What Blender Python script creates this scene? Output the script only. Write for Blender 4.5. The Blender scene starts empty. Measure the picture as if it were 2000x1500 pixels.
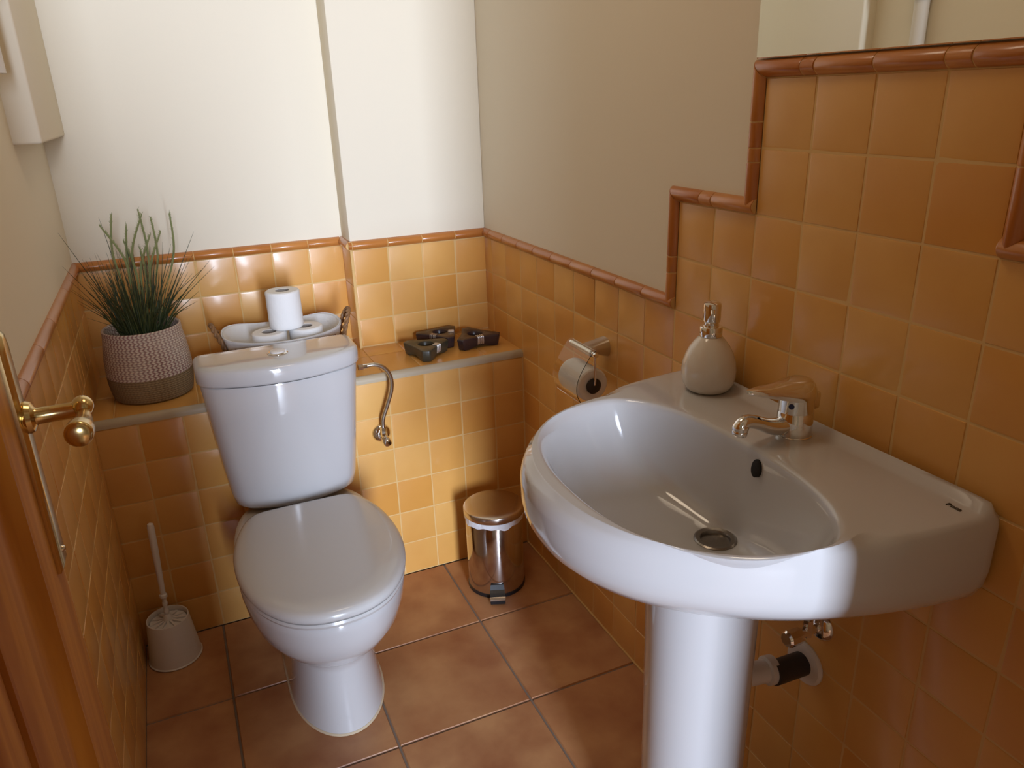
import bpy, bmesh, math, random
from mathutils import Vector, Matrix
random.seed(7)
PI = math.pi
C = bpy.context.scene.collection
SC = bpy.context.scene
T = 0.1075                       # wall tile pitch in metres

# ------------------------------------------------------------------ camera
cam = bpy.data.cameras.new('camera'); co = bpy.data.objects.new('camera', cam); C.objects.link(co)
cam.sensor_width = 36.0; cam.lens = 1495.41/2000*36.0; cam.clip_start = 0.02
R = Matrix(((0.9122037, 0.1718412, -0.3719611), (-0.4084986, 0.3108870, -0.8581831), (-0.0318334, 0.9347833, 0.3537891)))
co.matrix_world = Matrix.Translation((-0.90617, -1.99656, 1.38657)) @ R.to_4x4()
SC.camera = co
# ------------------------------------------------------------------ world + light
w = bpy.data.worlds.new('world'); SC.world = w; w.use_nodes = True
w.node_tree.nodes['Background'].inputs[0].default_value = (1.0, 0.74, 0.46, 1)
w.node_tree.nodes['Background'].inputs[1].default_value = 0.16
def area(name, loc, target, sx, sy, power, col):
    l = bpy.data.lights.new(name, 'AREA'); l.shape = 'RECTANGLE'; l.size = sx; l.size_y = sy
    l.energy = power; l.color = col
    o = bpy.data.objects.new(name, l); C.objects.link(o); o.location = loc
    o.rotation_euler = (Vector(target)-Vector(loc)).to_track_quat('-Z', 'Y').to_euler()
    return o
area('daylight_through_hall_window', (-0.94, -7.0, 1.45), (-0.55, 0, 1.2), 0.80, 2.45, 530, (0.70, 0.81, 1.0))
ll = bpy.data.lights.new('fill_lamp_glow', 'AREA'); ll.shape = 'DISK'; ll.size = 0.42; ll.energy = 2.5; ll.color = (1.0, 0.80, 0.58)  # added warm fill light to lift the basin deck and right wall
lo = bpy.data.objects.new('fill_lamp_glow', ll); C.objects.link(lo); lo.location = (-0.55, -0.75, 2.375)
SC.view_settings.view_transform = 'Standard'; SC.view_settings.look = 'None'
SC.view_settings.gamma = 1.0; SC.view_settings.use_curve_mapping = False
SC.view_settings.exposure = 0.10

# ------------------------------------------------------------------ materials
def nt(name):
    m = bpy.data.materials.new(name); m.use_nodes = True
    return m, m.node_tree.nodes, m.node_tree.links, m.node_tree.nodes['Principled BSDF']
def mat(name, col, rough=0.5, metal=0.0, coat=0.0, spec=0.5, noise=None, bump=None, sss=0):
    m, n, l, p = nt(name)
    p.inputs['Base Color'].default_value = (*col, 1); p.inputs['Roughness'].default_value = rough
    p.inputs['Metallic'].default_value = metal; p.inputs['Coat Weight'].default_value = coat
    p.inputs['Coat Roughness'].default_value = 0.03; p.inputs['Specular IOR Level'].default_value = spec
    if sss: p.inputs['Subsurface Weight'].default_value = sss; p.inputs['Subsurface Scale'].default_value = 0.01
    if noise:   # (scale, colour2)
        tc = n.new('ShaderNodeTexCoord'); nz = n.new('ShaderNodeTexNoise'); nz.inputs['Scale'].default_value = noise[0]; nz.inputs['Detail'].default_value = 5
        mx = n.new('ShaderNodeMix'); mx.data_type = 'RGBA'; mx.inputs['A'].default_value = (*col, 1); mx.inputs['B'].default_value = (*noise[1], 1)
        l.new(tc.outputs['Object'], nz.inputs['Vector']); l.new(nz.outputs['Fac'], mx.inputs['Factor']); l.new(mx.outputs['Result'], p.inputs['Base Color'])
    if bump:    # (scale, strength, distance)
        tc = n.new('ShaderNodeTexCoord'); nz = n.new('ShaderNodeTexNoise'); nz.inputs['Scale'].default_value = bump[0]; nz.inputs['Detail'].default_value = 4
        b = n.new('ShaderNodeBump'); b.inputs['Strength'].default_value = bump[1]; b.inputs['Distance'].default_value = bump[2]
        l.new(tc.outputs['Object'], nz.inputs['Vector']); l.new(nz.outputs['Fac'], b.inputs['Height']); l.new(b.outputs['Normal'], p.inputs['Normal'])
    return m
def tile_mat(name, cols, rough, cloud=9.0, cloudamt=0.5, coat=0.0, dark=(0.4, 0.15, 0.04), bumpd=0.0006):
    m, n, l, p = nt(name)
    g = n.new('ShaderNodeNewGeometry'); cr = n.new('ShaderNodeValToRGB')
    el = cr.color_ramp.elements
    while len(el) < len(cols): el.new(0.5)
    for i, c in enumerate(cols): el[i].position = i/(len(cols)-1); el[i].color = (*c, 1)
    l.new(g.outputs['Random Per Island'], cr.inputs['Fac'])
    tc = n.new('ShaderNodeTexCoord'); nz = n.new('ShaderNodeTexNoise'); nz.inputs['Scale'].default_value = cloud; nz.inputs['Detail'].default_value = 6
    l.new(tc.outputs['Object'], nz.inputs['Vector'])
    mr = n.new('ShaderNodeMapRange'); mr.inputs[1].default_value = 0.35; mr.inputs[2].default_value = 0.75; mr.inputs[4].default_value = cloudamt
    l.new(nz.outputs['Fac'], mr.inputs[0])
    mx = n.new('ShaderNodeMix'); mx.data_type = 'RGBA'; mx.inputs['B'].default_value = (*dark, 1)
    l.new(mr.outputs[0], mx.inputs['Factor']); l.new(cr.outputs[0], mx.inputs['A']); l.new(mx.outputs['Result'], p.inputs['Base Color'])
    p.inputs['Roughness'].default_value = rough; p.inputs['Coat Weight'].default_value = coat; p.inputs['Coat Roughness'].default_value = 0.12
    n2 = n.new('ShaderNodeTexNoise'); n2.inputs['Scale'].default_value = 30; n2.inputs['Detail'].default_value = 3
    b = n.new('ShaderNodeBump'); b.inputs['Strength'].default_value = 0.35; b.inputs['Distance'].default_value = bumpd
    l.new(tc.outputs['Object'], n2.inputs['Vector']); l.new(n2.outputs['Fac'], b.inputs['Height']); l.new(b.outputs['Normal'], p.inputs['Normal'])
    return m
M_plaster = mat('white_plaster', (0.82, 0.745, 0.60), 0.9, spec=0.2, bump=(60, 0.12, 0.002))
M_ceil = mat('ceiling_paint', (0.82, 0.73, 0.60), 0.95)
M_tile = tile_mat('honey_glazed_tile', [(0.72, 0.36, 0.085), (0.76, 0.42, 0.120), (0.69, 0.32, 0.065), (0.78, 0.45, 0.140), (0.74, 0.39, 0.10)], 0.32, 7, 0.35, coat=0.22, dark=(0.58, 0.24, 0.04))
M_trim = tile_mat('terracotta_glazed_rail', [(0.52, 0.19, 0.04), (0.60, 0.245, 0.06), (0.47, 0.155, 0.03)], 0.28, 22, 0.4, coat=0.3, dark=(0.40, 0.12, 0.02))
M_grout = mat('cream_grout', (0.72, 0.47, 0.19), 0.85)
M_floort = tile_mat('rustic_floor_tile', [(0.52, 0.265, 0.115), (0.58, 0.31, 0.14), (0.53, 0.25, 0.10)], 0.42, 7, 1.0, dark=(0.33, 0.115, 0.045), bumpd=0.0012)
M_floorg = mat('grey_floor_grout', (0.22, 0.175, 0.14), 0.9)
M_strip = mat('beige_edge_strip', (0.47, 0.385, 0.265), 0.5)
M_ceramic = mat('white_ceramic', (0.57, 0.56, 0.56), 0.09, coat=0.6, spec=0.5)
M_lid = mat('white_seat_plastic', (0.56, 0.55, 0.54), 0.20, coat=0.3)
M_chrome = mat('chrome', (0.82, 0.80, 0.78), 0.06, 1.0)
M_nickel = mat('satin_nickel', (0.62, 0.58, 0.50), 0.30, 1.0)
M_steel = mat('polished_steel', (0.60, 0.55, 0.52), 0.11, 1.0)
M_steelb = mat('brushed_steel', (0.66, 0.60, 0.54), 0.24, 1.0)
M_drain = mat('worn_drain_steel', (0.27, 0.24, 0.21), 0.3, 1.0)
M_brass = mat('brass', (0.64, 0.47, 0.21), 0.20, 1.0)
M_black = mat('black_plastic', (0.012, 0.012, 0.014), 0.35)
M_rubber = mat('dark_grey_pipe', (0.03, 0.025, 0.025), 0.5)
M_wplast = mat('white_plastic', (0.74, 0.70, 0.68), 0.35)
M_hole = mat('dark_hole', (0.01, 0.008, 0.006), 0.8)
M_paper = mat('tissue_paper', (0.84, 0.83, 0.82), 0.95, bump=(55, 0.35, 0.003))
M_core = mat('cardboard_core', (0.40, 0.36, 0.33), 0.9)
M_cloth = mat('white_cloth', (0.80, 0.80, 0.80), 0.9, bump=(28, 0.5, 0.008))
M_wicker = mat('brown_wicker', (0.10, 0.04, 0.016), 0.5, noise=(70, (0.36, 0.19, 0.075)))
M_seal = mat('cream_sealant', (0.62, 0.50, 0.34), 0.7)
M_candle = mat('black_lacquer', (0.022, 0.014, 0.016), 0.28, noise=(25, (0.055, 0.03, 0.03)))
M_worn = mat('worn_black_lacquer', (0.018, 0.018, 0.014), 0.35, noise=(40, (0.09, 0.08, 0.05)))
M_wire = mat('silver_wire', (0.70, 0.66, 0.62), 0.3, 0.8)
M_liner = mat('white_bag', (0.80, 0.80, 0.84), 0.5, bump=(70, 0.6, 0.006))
M_cream = mat('cream_glazed_ceramic', (0.72, 0.66, 0.58), 0.14, coat=0.5)
M_logo = mat('dark_logo', (0.04, 0.03, 0.02), 0.5)
M_blue = mat('blue_dot', (0.02, 0.03, 0.12), 0.4)
M_soil = mat('dark_soil', (0.02, 0.016, 0.012), 0.95)
M_white = mat('white_paint', (0.74, 0.69, 0.62), 0.55)
def mk_glass():
    m, n, l, p = nt('clear_acrylic')
    p.inputs['Base Color'].default_value = (0.97, 0.96, 0.93, 1); p.inputs['Roughness'].default_value = 0.03
    p.inputs['Transmission Weight'].default_value = 1.0; p.inputs['IOR'].default_value = 1.2
    return m
M_acryl = mk_glass()
def mk_mirror():
    m, n, l, p = nt('mirror_glass'); p.inputs['Base Color'].default_value = (0.93, 0.94, 0.88, 1)
    p.inputs['Metallic'].default_value = 1; p.inputs['Roughness'].default_value = 0.0
    return m
M_mirror = mk_mirror()
def mk_wood():
    m, n, l, p = nt('varnished_pine')
    tc = n.new('ShaderNodeTexCoord'); mp = n.new('ShaderNodeMapping'); mp.inputs['Scale'].default_value = (9, 9, 0.55)
    wv = n.new('ShaderNodeTexNoise'); wv.inputs['Scale'].default_value = 3.0; wv.inputs['Detail'].default_value = 7; wv.inputs['Distortion'].default_value = 0.6
    cr = n.new('ShaderNodeValToRGB'); e = cr.color_ramp.elements
    e[0].position = 0.30; e[0].color = (0.36, 0.115, 0.012, 1); e[1].position = 0.72; e[1].color = (0.66, 0.29, 0.045, 1)
    l.new(tc.outputs['Object'], mp.inputs['Vector']); l.new(mp.outputs[0], wv.inputs['Vector']); l.new(wv.outputs['Fac'], cr.inputs['Fac'])
    l.new(cr.outputs[0], p.inputs['Base Color']); p.inputs['Roughness'].default_value = 0.5; p.inputs['Specular IOR Level'].default_value = 0.12
    return m
M_wood = mk_wood()
def mk_rope(name, a, b, n_ang, dz):
    m, n, l, p = nt(name)
    tc = n.new('ShaderNodeTexCoord'); sp = n.new('ShaderNodeSeparateXYZ'); l.new(tc.outputs['Object'], sp.inputs[0])
    def mth(op, x, y=None):
        q = n.new('ShaderNodeMath'); q.operation = op
        for i, v in enumerate((x, y)):
            if v is None: continue
            if isinstance(v, (int, float)): q.inputs[i].default_value = v
            else: l.new(v, q.inputs[i])
        return q.outputs[0]
    ang = mth('ARCTAN2', sp.outputs[1], sp.outputs[0])
    zz = mth('PINGPONG', mth('DIVIDE', sp.outputs[2], dz), 1.0)
    s = mth('ADD', mth('MULTIPLY', ang, n_ang/(2*PI)), mth('MULTIPLY', zz, 0.5))
    f = mth('GREATER_THAN', mth('FRACT', s), 0.55)
    nz = n.new('ShaderNodeTexNoise'); nz.inputs['Scale'].default_value = 11; l.new(tc.outputs['Object'], nz.inputs['Vector'])
    f2 = mth('MULTIPLY', f, mth('SMOOTH_MIN', mth('MULTIPLY', nz.outputs['Fac'], 1.6), 1.0))
    mx = n.new('ShaderNodeMix'); mx.data_type = 'RGBA'; mx.inputs['A'].default_value = (*a, 1); mx.inputs['B'].default_value = (*b, 1)
    l.new(f2, mx.inputs['Factor']); l.new(mx.outputs['Result'], p.inputs['Base Color']); p.inputs['Roughness'].default_value = 0.9
    bp = n.new('ShaderNodeBump'); bp.inputs['Strength'].default_value = 0.5; bp.inputs['Distance'].default_value = 0.001
    l.new(mth('FRACT', s), bp.inputs['Height']); l.new(bp.outputs['Normal'], p.inputs['Normal'])
    return m
M_rope = mk_rope('cream_and_mauve_cotton_rope', (0.62, 0.52, 0.42), (0.30, 0.15, 0.13), 58, 0.0058)
M_rope2 = mk_rope('tan_jute_rope', (0.29, 0.20, 0.10), (0.22, 0.145, 0.07), 70, 0.0058)
def mk_leaf(name, a, b):
    m, n, l, p = nt(name); g = n.new('ShaderNodeNewGeometry'); mx = n.new('ShaderNodeMix'); mx.data_type = 'RGBA'
    mx.inputs['A'].default_value = (*a, 1); mx.inputs['B'].default_value = (*b, 1)
    l.new(g.outputs['Random Per Island'], mx.inputs['Factor']); l.new(mx.outputs['Result'], p.inputs['Base Color']); p.inputs['Roughness'].default_value = 0.5
    return m
M_leaf = mk_leaf('dark_green_blade', (0.014, 0.028, 0.009), (0.075, 0.085, 0.022))
M_seed = mk_leaf('pale_green_seed_head', (0.20, 0.23, 0.085), (0.34, 0.35, 0.16))

# ------------------------------------------------------------------ helpers
OFF = {}
def thing(name, label, cat, loc=(0, 0, 0), group=None, kind=None):
    o = bpy.data.objects.new(name, None); C.objects.link(o); o.location = loc; o.empty_display_size = 0.05
    if label: o['label'] = label
    if cat: o['category'] = cat
    if group: o['group'] = group
    if kind: o['kind'] = kind
    OFF[o.name] = Vector(loc); return o
def obj(name, bm, m, parent=None, label=None, sharp=35, loc=None):
    """one mesh object; bm is in world coordinates, shifted into the parent's frame"""
    me = bpy.data.meshes.new(name)
    o = bpy.data.objects.new(name, me); C.objects.link(o)
    base = Vector((0, 0, 0))
    if parent is not None: o.parent = parent; base = OFF.get(parent.name, base)
    elif loc is not None: base = Vector(loc); o.location = base
    OFF[o.name] = base
    if base.length: bmesh.ops.translate(bm, verts=bm.verts, vec=-base)
    bmesh.ops.recalc_face_normals(bm, faces=bm.faces)
    bm.to_mesh(me); bm.free()
    for f in me.polygons: f.use_smooth = True
    me.set_sharp_from_angle(angle=math.radians(sharp))
    me.materials.append(m)
    if label: o['label'] = label
    return o
def tag(o, label, cat, group=None):
    o['label'] = label; o['category'] = cat
    if group: o['group'] = group
    return o
def struct(o): o['kind'] = 'structure'; return o
def NB(): return bmesh.new()
def box(bm, x0, x1, y0, y1, z0, z1, bev=0, seg=2):
    t = bmesh.new(); v = [t.verts.new((x, y, z)) for x in (x0, x1) for y in (y0, y1) for z in (z0, z1)]
    for f in ((0, 1, 3, 2), (4, 6, 7, 5), (0, 4, 5, 1), (2, 3, 7, 6), (0, 2, 6, 4), (1, 5, 7, 3)): t.faces.new([v[i] for i in f])
    if bev: bmesh.ops.bevel(t, geom=t.edges[:], offset=bev, segments=seg, profile=0.5, affect='EDGES')
    merge(bm, t); return bm
def merge(bm, t, mtx=None):
    if mtx is not None: bmesh.ops.transform(t, matrix=mtx, verts=t.verts)
    mp = {v: bm.verts.new(v.co) for v in t.verts}
    for f in t.faces:
        try: bm.faces.new([mp[v] for v in f.verts])
        except ValueError: pass
    t.free()
def loft(bm, rings, cap0=True, cap1=True):
    rr = [[bm.verts.new(q) for q in r] for r in rings]; n = len(rr[0])
    for a, b in zip(rr, rr[1:]):
        for i in range(n): bm.faces.new((a[i], a[(i+1) % n], b[(i+1) % n], b[i]))
    if cap0: bm.faces.new(rr[0][::-1])
    if cap1: bm.faces.new(rr[-1])
    return bm
def lathe(bm, prof, c=(0, 0, 0), axis=(0, 0, 1), seg=40, caps=True):
    """profile of (radius, height) along an axis through c"""
    ax = Vector(axis).normalized(); u = ax.orthogonal().normalized(); v = ax.cross(u); c = Vector(c)
    rings = [[c+ax*h+(u*math.cos(2*PI*i/seg)+v*math.sin(2*PI*i/seg))*max(r, 1e-4) for i in range(seg)] for r, h in prof]
    return loft(bm, rings, caps, caps)
def tube(bm, pts, rad, seg=12, caps=True, squash=None):
    pts = [Vector(q) for q in pts]; n = len(pts)
    rad = rad if isinstance(rad, (list, tuple)) else [rad]*n
    rings = []; up = None
    for i, q in enumerate(pts):
        t = (pts[min(i+1, n-1)]-pts[max(i-1, 0)]).normalized()
        if up is None: up = t.orthogonal().normalized()
        up = (up - t*up.dot(t)).normalized(); s = t.cross(up)
        rings.append([q+(up*math.cos(2*PI*k/seg)+s*math.sin(2*PI*k/seg))*rad[i] for k in range(seg)])
    return loft(bm, rings, caps, caps)
def crom(pts, sub=8, closed=False):
    P = [Vector(q) for q in pts]; n = len(P); out = []
    rng = range(n) if closed else range(n-1)
    for i in rng:
        g = (lambda k: P[k % n]) if closed else (lambda k: P[max(0, min(n-1, k))])
        a, b, c, d = g(i-1), g(i), g(i+1), g(i+2)
        for s in range(sub):
            t = s/sub
            out.append(0.5*((2*b)+(c-a)*t+(2*a-5*b+4*c-d)*t*t+(3*b-a-3*c+d)*t**3))
    if not closed: out.append(P[-1])
    return out
def resample(ring, n):
    """closed polyline resampled to n points evenly spaced by length"""
    P = [Vector(q) for q in ring]; P.append(P[0]); d = [0]
    for a, b in zip(P, P[1:]): d.append(d[-1]+(b-a).length)
    out = []; k = 0
    for i in range(n):
        s = d[-1]*i/n
        while d[k+1] < s: k += 1
        f = (s-d[k])/max(1e-9, d[k+1]-d[k]); out.append(P[k].lerp(P[k+1], f))
    return out

def tiling(bm, o, u, v, nrm, rects, uoff, voff, pitch=T, g=0.0015, h=0.0030, tilt=0.0005, seed=1, steps=(0, .014, .05, .5, .95, .986, 1)):
    """pillowed tiles on a wall plane: o origin, u v unit directions; rects = list of (u0,u1,v0,v1) tiled areas"""
    o, u, v, nrm = Vector(o), Vector(u), Vector(v), Vector(nrm); rnd = random.Random(seed)
    for (u0, u1, v0, v1) in rects:
        i0 = math.floor((u0-uoff)/pitch+1e-4); i1 = math.ceil((u1-uoff)/pitch-1e-4)
        j0 = math.floor((v0-voff)/pitch+1e-4); j1 = math.ceil((v1-voff)/pitch-1e-4)
        for i in range(i0, i1):
            for j in range(j0, j1):
                a0, a1 = max(u0, uoff+i*pitch)+g/2, min(u1, uoff+(i+1)*pitch)-g/2
                b0, b1 = max(v0, voff+j*pitch)+g/2, min(v1, voff+(j+1)*pitch)-g/2
                if a1-a0 < 0.006 or b1-b0 < 0.006: continue
                tu, tv = rnd.uniform(-tilt, tilt), rnd.uniform(-tilt, tilt); pb = rnd.uniform(0.1, 0.5)*h*0.4
                grid = []
                for s in steps:
                    row = []
                    for q in steps:
                        e = min(s, 1-s, q, 1-q)
                        hh = h*(0 if e <= 0 else (0.80 if e < 0.05 else 1.0)) + (pb*(1-(2*s-1)**2)*(1-(2*q-1)**2) if e > 0 else 0)
                        hh += (tu*(s-.5)*2+tv*(q-.5)*2) if e > 0 else 0
                        row.append(bm.verts.new(o+u*(a0+(a1-a0)*s)+v*(b0+(b1-b0)*q)+nrm*hh))
                    grid.append(row)
                for s in range(len(steps)-1):
                    for q in range(len(steps)-1):
                        bm.faces.new((grid[s][q], grid[s+1][q], grid[s+1][q+1], grid[s][q+1]))
    return bm
def slab(bm, o, u, v, nrm, rect, d):
    """thin grout bed with its face d above the wall"""
    o, u, v, nrm = Vector(o), Vector(u), Vector(v), Vector(nrm); u0, u1, v0, v1 = rect
    a = [bm.verts.new(o+u*x+v*y) for x, y in ((u0, v0), (u1, v0), (u1, v1), (u0, v1))]
    b = [bm.verts.new(o+u*x+v*y+nrm*d) for x, y in ((u0, v0), (u1, v0), (u1, v1), (u0, v1))]
    bm.faces.new(b); bm.faces.new(a[::-1])
    for i in range(4): bm.faces.new((a[i], a[(i+1) % 4], b[(i+1) % 4], b[i]))
MORT = []
def mortar_obj(par):
    bm = NB()
    for a, m0, m1 in MORT: rail(bm, *a, [], m0=m0, m1=m1, wd=0.0264, out=0.0112, gap=0.0006, log=False)
    MORT.clear(); obj('rail_mortar', bm, M_grout, par)
def rail(bm, p0, p1, side, nrm, joints, wd=0.027, out=0.013, m0=0, m1=0, gap=0.0020, log=True):
    if log: MORT.append(((p0, p1, side, nrm), m0, m1))
    """half-round rail pieces from p0 to p1; side = direction of its width; m0 m1 = mitre slopes at both ends"""
    p0, p1, side, nrm = Vector(p0), Vector(p1), Vector(side), Vector(nrm); L = (p1-p0).length; d = (p1-p0)/L
    cuts = [0]+[j for j in sorted(joints) if 0.012 < j < L-0.012]+[L]
    N = 10
    for a, b in zip(cuts, cuts[1:]):
        rings = []
        ga = gap/2; gb = gap/2
        for s in (0.0, 0.02, 0.5, 0.98, 1.0):
            r = []
            for k in range(N+1):
                t = k/N; w_ = wd*t; hh = 0.003+out*math.sin(PI*t)**0.7*(0.93 if s in (0.0, 1.0) else 1)
                aa = a+ga+(m0*w_ if a == 0 else 0); bb = b-gb+(m1*w_ if b == L else 0)
                r.append(p0+d*(aa+(bb-aa)*s)+side*w_+nrm*hh)
            bk_ = nrm*-0.002
            r += [p0+d*(aa+(bb-aa)*s)+side*wd+bk_, p0+d*((a+ga)+((b-gb)-(a+ga))*s)+bk_]
            rings.append(r)
        loft(bm, rings)
    # mortar bed behind the pieces
    e = [p0+nrm*0.001, p1+nrm*0.001]
    return bm

# ------------------------------------------------------------------ the room
W = 1.1662; D = 0.26987; E = D+0.10703; PIER = -0.43073
ZB = 9.00975*T; ZT = 6.00346*T; ZL = 0.668
YC = D-0.52278*T                 # first full joint on the right wall
H = 2.45; YF = -1.75             # ceiling height, inner face of the doorway wall
X, Y, Z = Vector((1, 0, 0)), Vector((0, 1, 0)), Vector((0, 0, 1))
RL = 0.027
def yj(i): return YC-i*T
def wallbox(name, *a): bm = NB(); box(bm, *a); return struct(obj(name, bm, M_plaster))

floor_bm = NB(); box(floor_bm, -2.6, 1.2, -7.2, 0.55, -0.10, -0.004)
fl = struct(obj('floor', floor_bm, M_floorg))
bm = NB(); LF = 3.09668*T
tiling(bm, (0, 0, -0.004), X, Y, Z, [(-W, 0, YF-0.1, 0)], -2.77123*T, -2.91628*T, pitch=LF, g=0.0045, h=0.0040, tilt=0.0002, seed=5, steps=(0, .006, .02, .5, .98, .994, 1))
obj('floor_tiles', bm, M_floort, fl)
bm = NB(); tiling(bm, (0, 0, -0.004), X, Y, Z, [(-2.6, 1.2, -7.2, YF-0.1)], 0, YF-0.1, pitch=LF, g=0.0045, h=0.0040, tilt=0.0002, seed=6, steps=(0, .006, .02, .5, .98, .994, 1))
obj('hall_tiles', bm, M_floort, fl)
bm = NB(); box(bm, -W-0.1, 0.1, YF-0.1, 0.55, H, H+0.1); struct(obj('ceiling', bm, M_ceil))

wr = wallbox('wall_right', 0, 0.10, YF-0.10, 0.55, -0.05, H)
wl = wallbox('wall_left', -W-0.10, -W, YF-0.10, 0.55, -0.05, H)
wb = wallbox('wall_back', -W-0.10, 0.10, E, E+0.12, -0.05, H)
bm = NB(); box(bm, PIER, 0, D, E, 0.3, H, 0.003); obj('pier', bm, M_plaster, wb)
# doorway wall: jambs and lintel around the opening the camera looks through
bm = NB(); box(bm, -0.285, 0.10, YF-0.10, YF, -0.05, H); box(bm, -W-0.1, -1.135, YF-0.10, YF, -0.05, H); box(bm, -1.135, -0.285, YF-0.10, YF, 2.06, H)
struct(obj('wall_front', bm, M_plaster))
# added unseen slab blocking low daylight, in place of the person behind the camera
bm = NB(); box(bm, -2.6, -0.84, -2.37, -2.29, -0.05, 1.30); struct(obj('daylight_blocker', bm, M_plaster))

cl = thing('fill_lamp', 'added round fill lamp with a white rim on the ceiling, out of view', 'fill lamp', (-0.55, -0.75, H))  # unseen housing made up to go with the added fill light
bm = NB(); lathe(bm, [(0.23, 0), (0.235, -0.01), (0.235, -0.055), (0.228, -0.06), (0.222, -0.055), (0.222, 0)], (-0.55, -0.75, H), caps=False); obj('fill_lamp_rim', bm, M_white, cl)
# --- right wall tiling: dado plus the stepped panel behind the basin
mirr = 2*yj(13)                  # the steps are symmetric about joint 13
def rw(y0, y1, z0, z1): return (-y1, -y0, z0, z1)       # u = -y on the right wall
yE = YF
rects = [rw(yE, E, 0, ZB), rw(mirr-yj(9), yj(9), ZB, ZB+2*T), rw(mirr-yj(11), yj(11), ZB+2*T, ZB+4*T)]
rects[0] = rw(yE, D, 0, ZB)
bm = NB(); tiling(bm, (0, 0, 0), -Y, Z, -X, rects, -YC, ZB-9*T, seed=11); obj('tiling', bm, M_tile, wr)
bm = NB()
for r in rects: slab(bm, (0, 0, 0), -Y, Z, -X, r, 0.0019)
obj('grout', bm, M_grout, wr)
bm = NB()
def rr(y0, z0, y1, z1, side, joints, m0=0, m1=0): rail(bm, (0, y0, z0), (0, y1, z1), side, -X, joints, m0=m0, m1=m1)
jr = [D-yj(i) for i in range(0, 30)]
rr(D, ZB, yj(9), ZB, Z, jr, 0, 0)
rr(yj(9), ZB, yj(9), ZB+2*T, Y, [0.075, T, ], 1, 1)
rr(yj(9), ZB+2*T, yj(11), ZB+2*T, Z, [0.072, T], -1, 0)
rr(yj(11), ZB+2*T, yj(11), ZB+4*T, Y, [0.085+T*0, T*1.0, T*1.38], 1, 1)
s = [T*1.02, T*2.0, T*3.0, T*3.34, T*0.76]
rr(yj(11), ZB+4*T, mirr-yj(11), ZB+4*T, Z, s, -1, 1)
rr(mirr-yj(11), ZB+2*T, mirr-yj(11), ZB+4*T, -Y, [T], 1, 1)
rr(mirr-yj(11), ZB+2*T, mirr-yj(9), ZB+2*T, Z, [T], 0, 1)
rr(mirr-yj(9), ZB, mirr-yj(9), ZB+2*T, -Y, [T], 1, 1)
rr(mirr-yj(9), ZB, yE, ZB, Z, [T*i for i in range(1, 5)], 0, 0)
obj('tile_rail', bm, M_trim, wr)
mortar_obj(wr)
# --- left wall
bm = NB(); tiling(bm, (-W, 0, 0), Y, Z, X, [(YF, 0, 0, ZB), (0, E, ZL, ZB)], -0.052, ZB-9*T, seed=21); obj('tiling', bm, M_tile, wl)
bm = NB(); slab(bm, (-W, 0, 0), Y, Z, X, (YF, E, 0.001, ZB), 0.0019); obj('grout', bm, M_grout, wl)
bm = NB(); rail(bm, (-W, E, ZB), (-W, YF, ZB), Z, X, [E-0.045, E+0.254, E+0.452, E+0.65, E+0.85, E+1.05]); obj('tile_rail', bm, M_trim, wl)
mortar_obj(wl)
# --- back wall above the ledge, pier front and pier side
cx = -0.96795*T
bm = NB()
tiling(bm, (0, D, 0), X, Z, -Y, [(PIER, 0, ZL, ZB)], cx, ZB-9*T, seed=31)
tiling(bm, (0, E, 0), X, Z, -Y, [(-W, PIER, ZL, ZB)], PIER-0.98933*T, ZB-9*T, seed=32)
tiling(bm, (PIER, 0, 0), Y, Z, -X, [(D, E, ZL, ZB)], D, ZB-9*T, seed=33)
obj('tiling', bm, M_tile, wb)
bm = NB(); slab(bm, (0, D, 0), X, Z, -Y, (PIER, 0, ZL-0.01, ZB), 0.0019); slab(bm, (0, E, 0), X, Z, -Y, (-W, PIER, ZL-0.01, ZB), 0.0019); slab(bm, (PIER, 0, 0), Y, Z, -X, (D-0.0022, E, ZL-0.01, ZB), 0.0019)
obj('grout', bm, M_grout, wb)
bm = NB()
rail(bm, (PIER-0.008, D, ZB), (0, D, ZB), Z, -Y, [-(PIER-0.008)+cx-T*k for k in range(4)])
rail(bm, (-W, E, ZB), (PIER-0.008, E, ZB), Z, -Y, [W+PIER-0.98933*T-T*k for k in range(9)])
rail(bm, (PIER, E, ZB), (PIER, D-0.008, ZB), Z, -X, [])
obj('tile_rail', bm, M_trim, wb)
mortar_obj(wb)
# --- ledge: tiled front, tiled shelf, rounded beige edge
bm = NB(); box(bm, -W, 0, 0.002, E, 0, ZL-0.005); lg = obj('ledge', bm, M_grout, wb)
bm = NB(); tiling(bm, (0, 0.002, 0), X, Z, -Y, [(-W, 0, 0, ZT)], -0.93011*T, ZT-6*T, seed=41); obj('ledge_front_tiles', bm, M_tile, wb)
bm = NB(); slab(bm, (0, 0.002, 0), X, Z, -Y, (-W, 0, 0, ZT), 0.0019); obj('ledge_grout', bm, M_grout, wb)
bm = NB(); tiling(bm, (0, 0, ZL-0.0055), X, Y, Z, [(PIER, 0, 0.006, D), (-W, PIER, 0.006, E)], -0.117, 0.006-0.026, pitch=0.2, seed=42, steps=(0, .015, .05, .5, .95, .985, 1), tilt=0.0003)
obj('shelf_tiles', bm, M_tile, wb)
bm = NB(); n = 8; ring = []
prof = [(0.004, ZT+0.0005), (-0.003, ZT+0.0005)]+[(-0.003+0.014*(1-math.cos(a)), ZL-0.016+0.0145*math.sin(a)) for a in [i*PI/2/n for i in range(n+1)]]+[(0.011, ZT+0.005)]
loft(bm, [[Vector((x, y, z)) for y, z in prof] for x in (-W, 0)]); obj('edge_strip', bm, M_strip, wb)
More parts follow.
